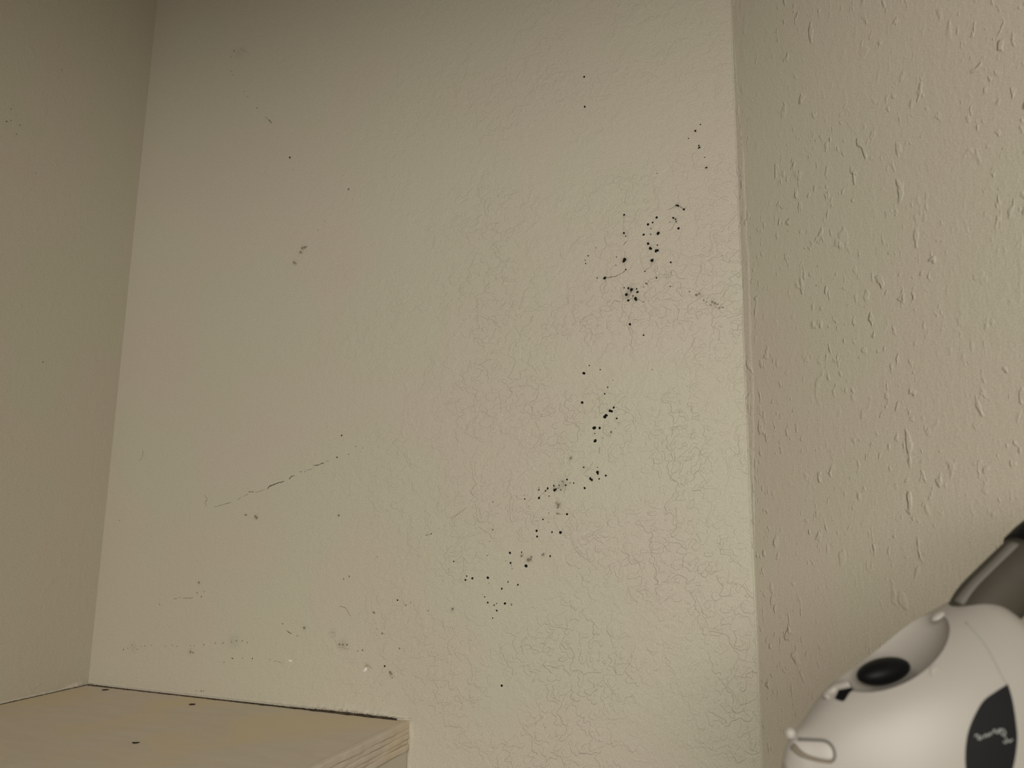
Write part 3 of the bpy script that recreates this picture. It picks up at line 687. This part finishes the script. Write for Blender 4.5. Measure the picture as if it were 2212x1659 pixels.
M_BROWNISH = simple('nozzle_shadow', (0.20, 0.165, 0.125), 0.5, 0.4)
M_STEEL = simple('soleplate_steel', (0.45, 0.44, 0.43), 0.3, 0.6)

HX = [2, 4, 7, 14, 25, 44, 66, 88, 102, 112, 120, 131, 141, 155, 175, 205, 238]
HZ = [22, 28, 33.5, 40, 52.5, 67.5, 82, 94, 101, 105, 104.5, 96, 85, 72, 61, 55, 50]
WX = [2, 5, 12, 25, 50, 80, 110, 150, 190, 220, 238]
WY = [6, 9, 14, 22, 35, 45, 51, 55, 54, 48, 36]
NE = 2.3
def smooth_fn(xs_, ys_):
    xs_ = np.array(xs_, float); ys_ = np.array(ys_, float); g = np.gradient(ys_, xs_)
    def f(x):
        x = float(np.clip(x, xs_[0], xs_[-1]))
        i = int(np.clip(np.searchsorted(xs_, x) - 1, 0, len(xs_) - 2))
        hh = xs_[i + 1] - xs_[i]; t = (x - xs_[i]) / hh
        return float((2*t**3-3*t**2+1)*ys_[i] + (t**3-2*t**2+t)*hh*g[i] + (-2*t**3+3*t**2)*ys_[i+1] + (t**3-t**2)*hh*g[i+1])
    return f
hf, wf = smooth_fn(HX, HZ), smooth_fn(WX, WY)
def side_y(x, z):                     # the near flank of the shell at (x, z), mm
    q = max(0.0, 1 - (max(z, 0) / hf(x)) ** NE)
    return -wf(x) * q ** (1 / NE)
def flank(x, z, out=0.0):             # a point on the near flank pushed out by `out` mm
    e = 0.4
    p = Vector((x, side_y(x, z), z))
    a = Vector((x + e, side_y(x + e, z), z)) - Vector((x - e, side_y(x - e, z), z))
    b = Vector((x, side_y(x, z + e), z + e)) - Vector((x, side_y(x, z - e), z - e))
    n = a.cross(b).normalized()
    if n.y > 0:
        n = -n
    return (p + n * out) / 1000

def shell():
    ns, na = 150, 72
    v, f = [], []
    X = [2 + 236 * (i / ns) ** 1.25 for i in range(ns + 1)]
    for x in X:
        for k in range(na + 1):
            a = math.pi * k / na
            c, s = math.cos(a), math.sin(a)
            v.append((x / 1000, -wf(x) / 1000 * math.copysign(abs(c) ** (2 / NE), c), hf(x) / 1000 * abs(s) ** (2 / NE)))
    m = na + 1
    for i in range(ns):
        for k in range(na):
            f.append((i * m + k, i * m + k + 1, (i + 1) * m + k + 1, (i + 1) * m + k))
        f.append((i * m, (i + 1) * m, (i + 1) * m + na, i * m + na))
    f += [tuple(range(m))[::-1], tuple(range(ns * m, ns * m + m))]
    bm = bmesh.new()
    vv = [bm.verts.new(c) for c in v]
    for q in f:
        try:
            bm.faces.new([vv[i] for i in q])
        except ValueError:
            pass
    bmesh.ops.remove_doubles(bm, verts=bm.verts, dist=1e-6)
    return bm_mesh('shell', bm)
def ellipsoid(c, r, rotm=None, seg=48, ring=32):
    bm = bmesh.new()
    bmesh.ops.create_uvsphere(bm, u_segments=seg, v_segments=ring, radius=1.0)
    M = Matrix.Translation(Vector(c) / 1000) @ (rotm or Matrix.Identity(4)) @ Matrix.Diagonal((r[0] / 1000, r[1] / 1000, r[2] / 1000, 1))
    bmesh.ops.transform(bm, matrix=M, verts=bm.verts)
    return bm_mesh('ellipsoid', bm, True)
SLOPE = Matrix.Rotation(-math.radians(33), 4, 'Y')
a = link('shell_raw', shell())
cut = link('scoop_cutter', ellipsoid((61.5, -1, 79.5), (36, 28.5, 18), SLOPE))
md = a.modifiers.new('scoop', 'BOOLEAN')
md.operation = 'DIFFERENCE'
md.object = cut
md.solver = 'EXACT'
dg = bpy.context.evaluated_depsgraph_get()
me = bpy.data.meshes.new_from_object(a.evaluated_get(dg))
me.name = 'shell'
bpy.data.objects.remove(a, do_unlink=True)
bpy.data.objects.remove(cut, do_unlink=True)
me.materials.clear()
me.polygons.foreach_set('use_smooth', [True] * len(me.polygons))
me.set_sharp_from_angle(angle=math.radians(38))
link('shell', me, M_WHITE, iron)

# soleplate: teardrop slab below the shell
def soleplate():
    out = []
    for x in list(np.linspace(0, 238, 60)):
        out.append((x, wf(max(x, 2)) + 2.5 if x > 0 else 3))
    ring = [(x, -y) for x, y in out] + [(x, y) for x, y in reversed(out)]
    n = len(ring)
    v = [(x / 1000, y / 1000, 0) for x, y in ring] + [(x / 1000, y / 1000, -0.0045) for x, y in ring]
    f = [tuple(range(n)), tuple(range(n, 2 * n))[::-1]] + [(i, n + i, n + (i + 1) % n, (i + 1) % n) for i in range(n)]
    bm = bmesh.new()
    vv = [bm.verts.new(c) for c in v]
    for q in f:
        bm.faces.new([vv[i] for i in q])
    return bm_mesh('soleplate', bm)
link('soleplate', soleplate(), M_STEEL, iron)

def patch(name, outline, out, mat, parent, rings=6, dome=0.0):
    """a thin plate that follows the near flank: outline in (x, z) mm"""
    o3 = catmull([(x, 0, z) for x, z in outline + outline[:1]], 5)[:-1]
    cx = sum(p.x for p in o3) / len(o3); cz = sum(p.z for p in o3) / len(o3)
    n = len(o3)
    v, f = [], []
    for p in o3:
        v.append(flank(p.x, p.z, -0.3))
    for r in range(rings):
        s = 1 - r / rings
        for p in o3:
            v.append(flank(cx + (p.x - cx) * s, cz + (p.z - cz) * s, out + dome * (1 - s * s)))
    v.append(flank(cx, cz, out + dome))
    for r in range(rings):
        for k in range(n):
            k2 = (k + 1) % n
            f.append((r * n + k, r * n + k2, (r + 1) * n + k2, (r + 1) * n + k))
    for k in range(n):
        f.append((rings * n + k, rings * n + (k + 1) % n, (rings + 1) * n))
    me = mesh(name, v, f, True)
    me.set_sharp_from_angle(angle=math.radians(50))
    return link(name, me, mat, parent)
def sharp_outline(pts):
    return pts

badge = patch('badge', BADGE, 0.5, M_BADGE, iron)
badge['label'] = 'dark pointed badge with a line of white script'
for st in SCRIPT:
    pth = [flank(x, z, 0.75) for x, z in [(p.x, p.z) for p in catmull([(x, 0, z) for x, z in st], 4)]]
    link('lettering', tube('lettering', pth, 0.00032, 6), M_TEXT, badge)
pth = [flank(p.x, p.z, 0.02) for p in catmull([(x, 0, z) for x, z in SEAM], 6)]
link('seam_line', tube('seam_line', pth, 0.0004, 6), M_GROOVE, iron)

# filler opening: dark oval in the bowl, slot at the lip
link('filler_opening', ellipsoid((61, 3, 66), (15, 9, 6.5), Matrix.Rotation(-math.radians(14), 4, 'Y')), M_BLACK, iron)
patch('lip_slot', SLOT, 0.25, M_BLACK, iron, 3)
link('filler_lip', tube('filler_lip', [flank(p.x, p.z, 0.4) for p in catmull([(x, 0, z) for x, z in LIP], 5)], 0.0021, 10), M_WHITE, iron)
link('rim_highlight', ellipsoid((91, -2.5, 95.5), (4.2, 3, 1.6), SLOPE), M_CLEAR, iron)  # paler blob added as a painted highlight on the bowl rim
bump_c = flank(72.4, 70.9, 0.0) * 1000
link('release_dot', ellipsoid(tuple(bump_c), (3.2, 0.5, 3.2)), M_WHITE, iron)

# spray nozzle at the nose: knob, clear cover, brown strip painted in as its shadow
link('spray_nozzle', ellipsoid((5.6, -1.5, 35.6), (2.9, 2.9, 3.0), None, 24, 16), M_CLEAR, iron)
nc = patch('nozzle_cover', NCOVER, 0.9, M_CLEAR, iron, 5, 0.3)
link('cover_rim', tube('cover_rim', [flank(p.x, p.z, 0.5) for p in catmull([(x, 0, z) for x, z in RIM_TOP], 6)], 0.0008, 8), M_GREY_LT, nc)
low = catmull([(x, 0, z) for x, z in RIM_LOW], 6)
link('nozzle_shadow_strip', tube('nozzle_shadow_strip', [flank(p.x, p.z, 0.2) for p in low], [0.0019 - 0.0009 * min(1, i / len(low) * 1.6) for i in range(len(low))], 8), M_BROWNISH, iron)

# handle: grey column rising out of the shell, black grip on top, heel post back down
col_path = catmull([(114, 0, 90), (120, 0, 99.5), (132, 0, 110.5), (151, 0, 126.5)], 6)
link('handle_post', tube('handle_post', [p / 1000 for p in col_path], [0.0165 - 0.0008 * i / len(col_path) for i in range(len(col_path))], 28, [0.015] * len(col_path)), M_GREY, iron)
highlight_path = catmull([(103.0, -3, 102.5), (113, -3, 112.6), (126, -3, 123.6), (138.5, -3, 134.4)], 5)
link('handle_highlight', tube('handle_highlight', [p / 1000 for p in highlight_path], 0.0022, 10, 0.004), M_GREY_LT, iron)  # lighter strip painted in as the highlight along the column edge
grip = catmull([(150.5, 0, 126.2), (162, 0, 135), (180, 0, 141), (205, 0, 141), (226, 0, 132), (236, 0, 112), (234, 0, 84), (226, 0, 48)], 6)
link('handle_grip', tube('handle_grip', [p / 1000 for p in grip], 0.0172, 24, 0.0165), M_BLACK, iron)
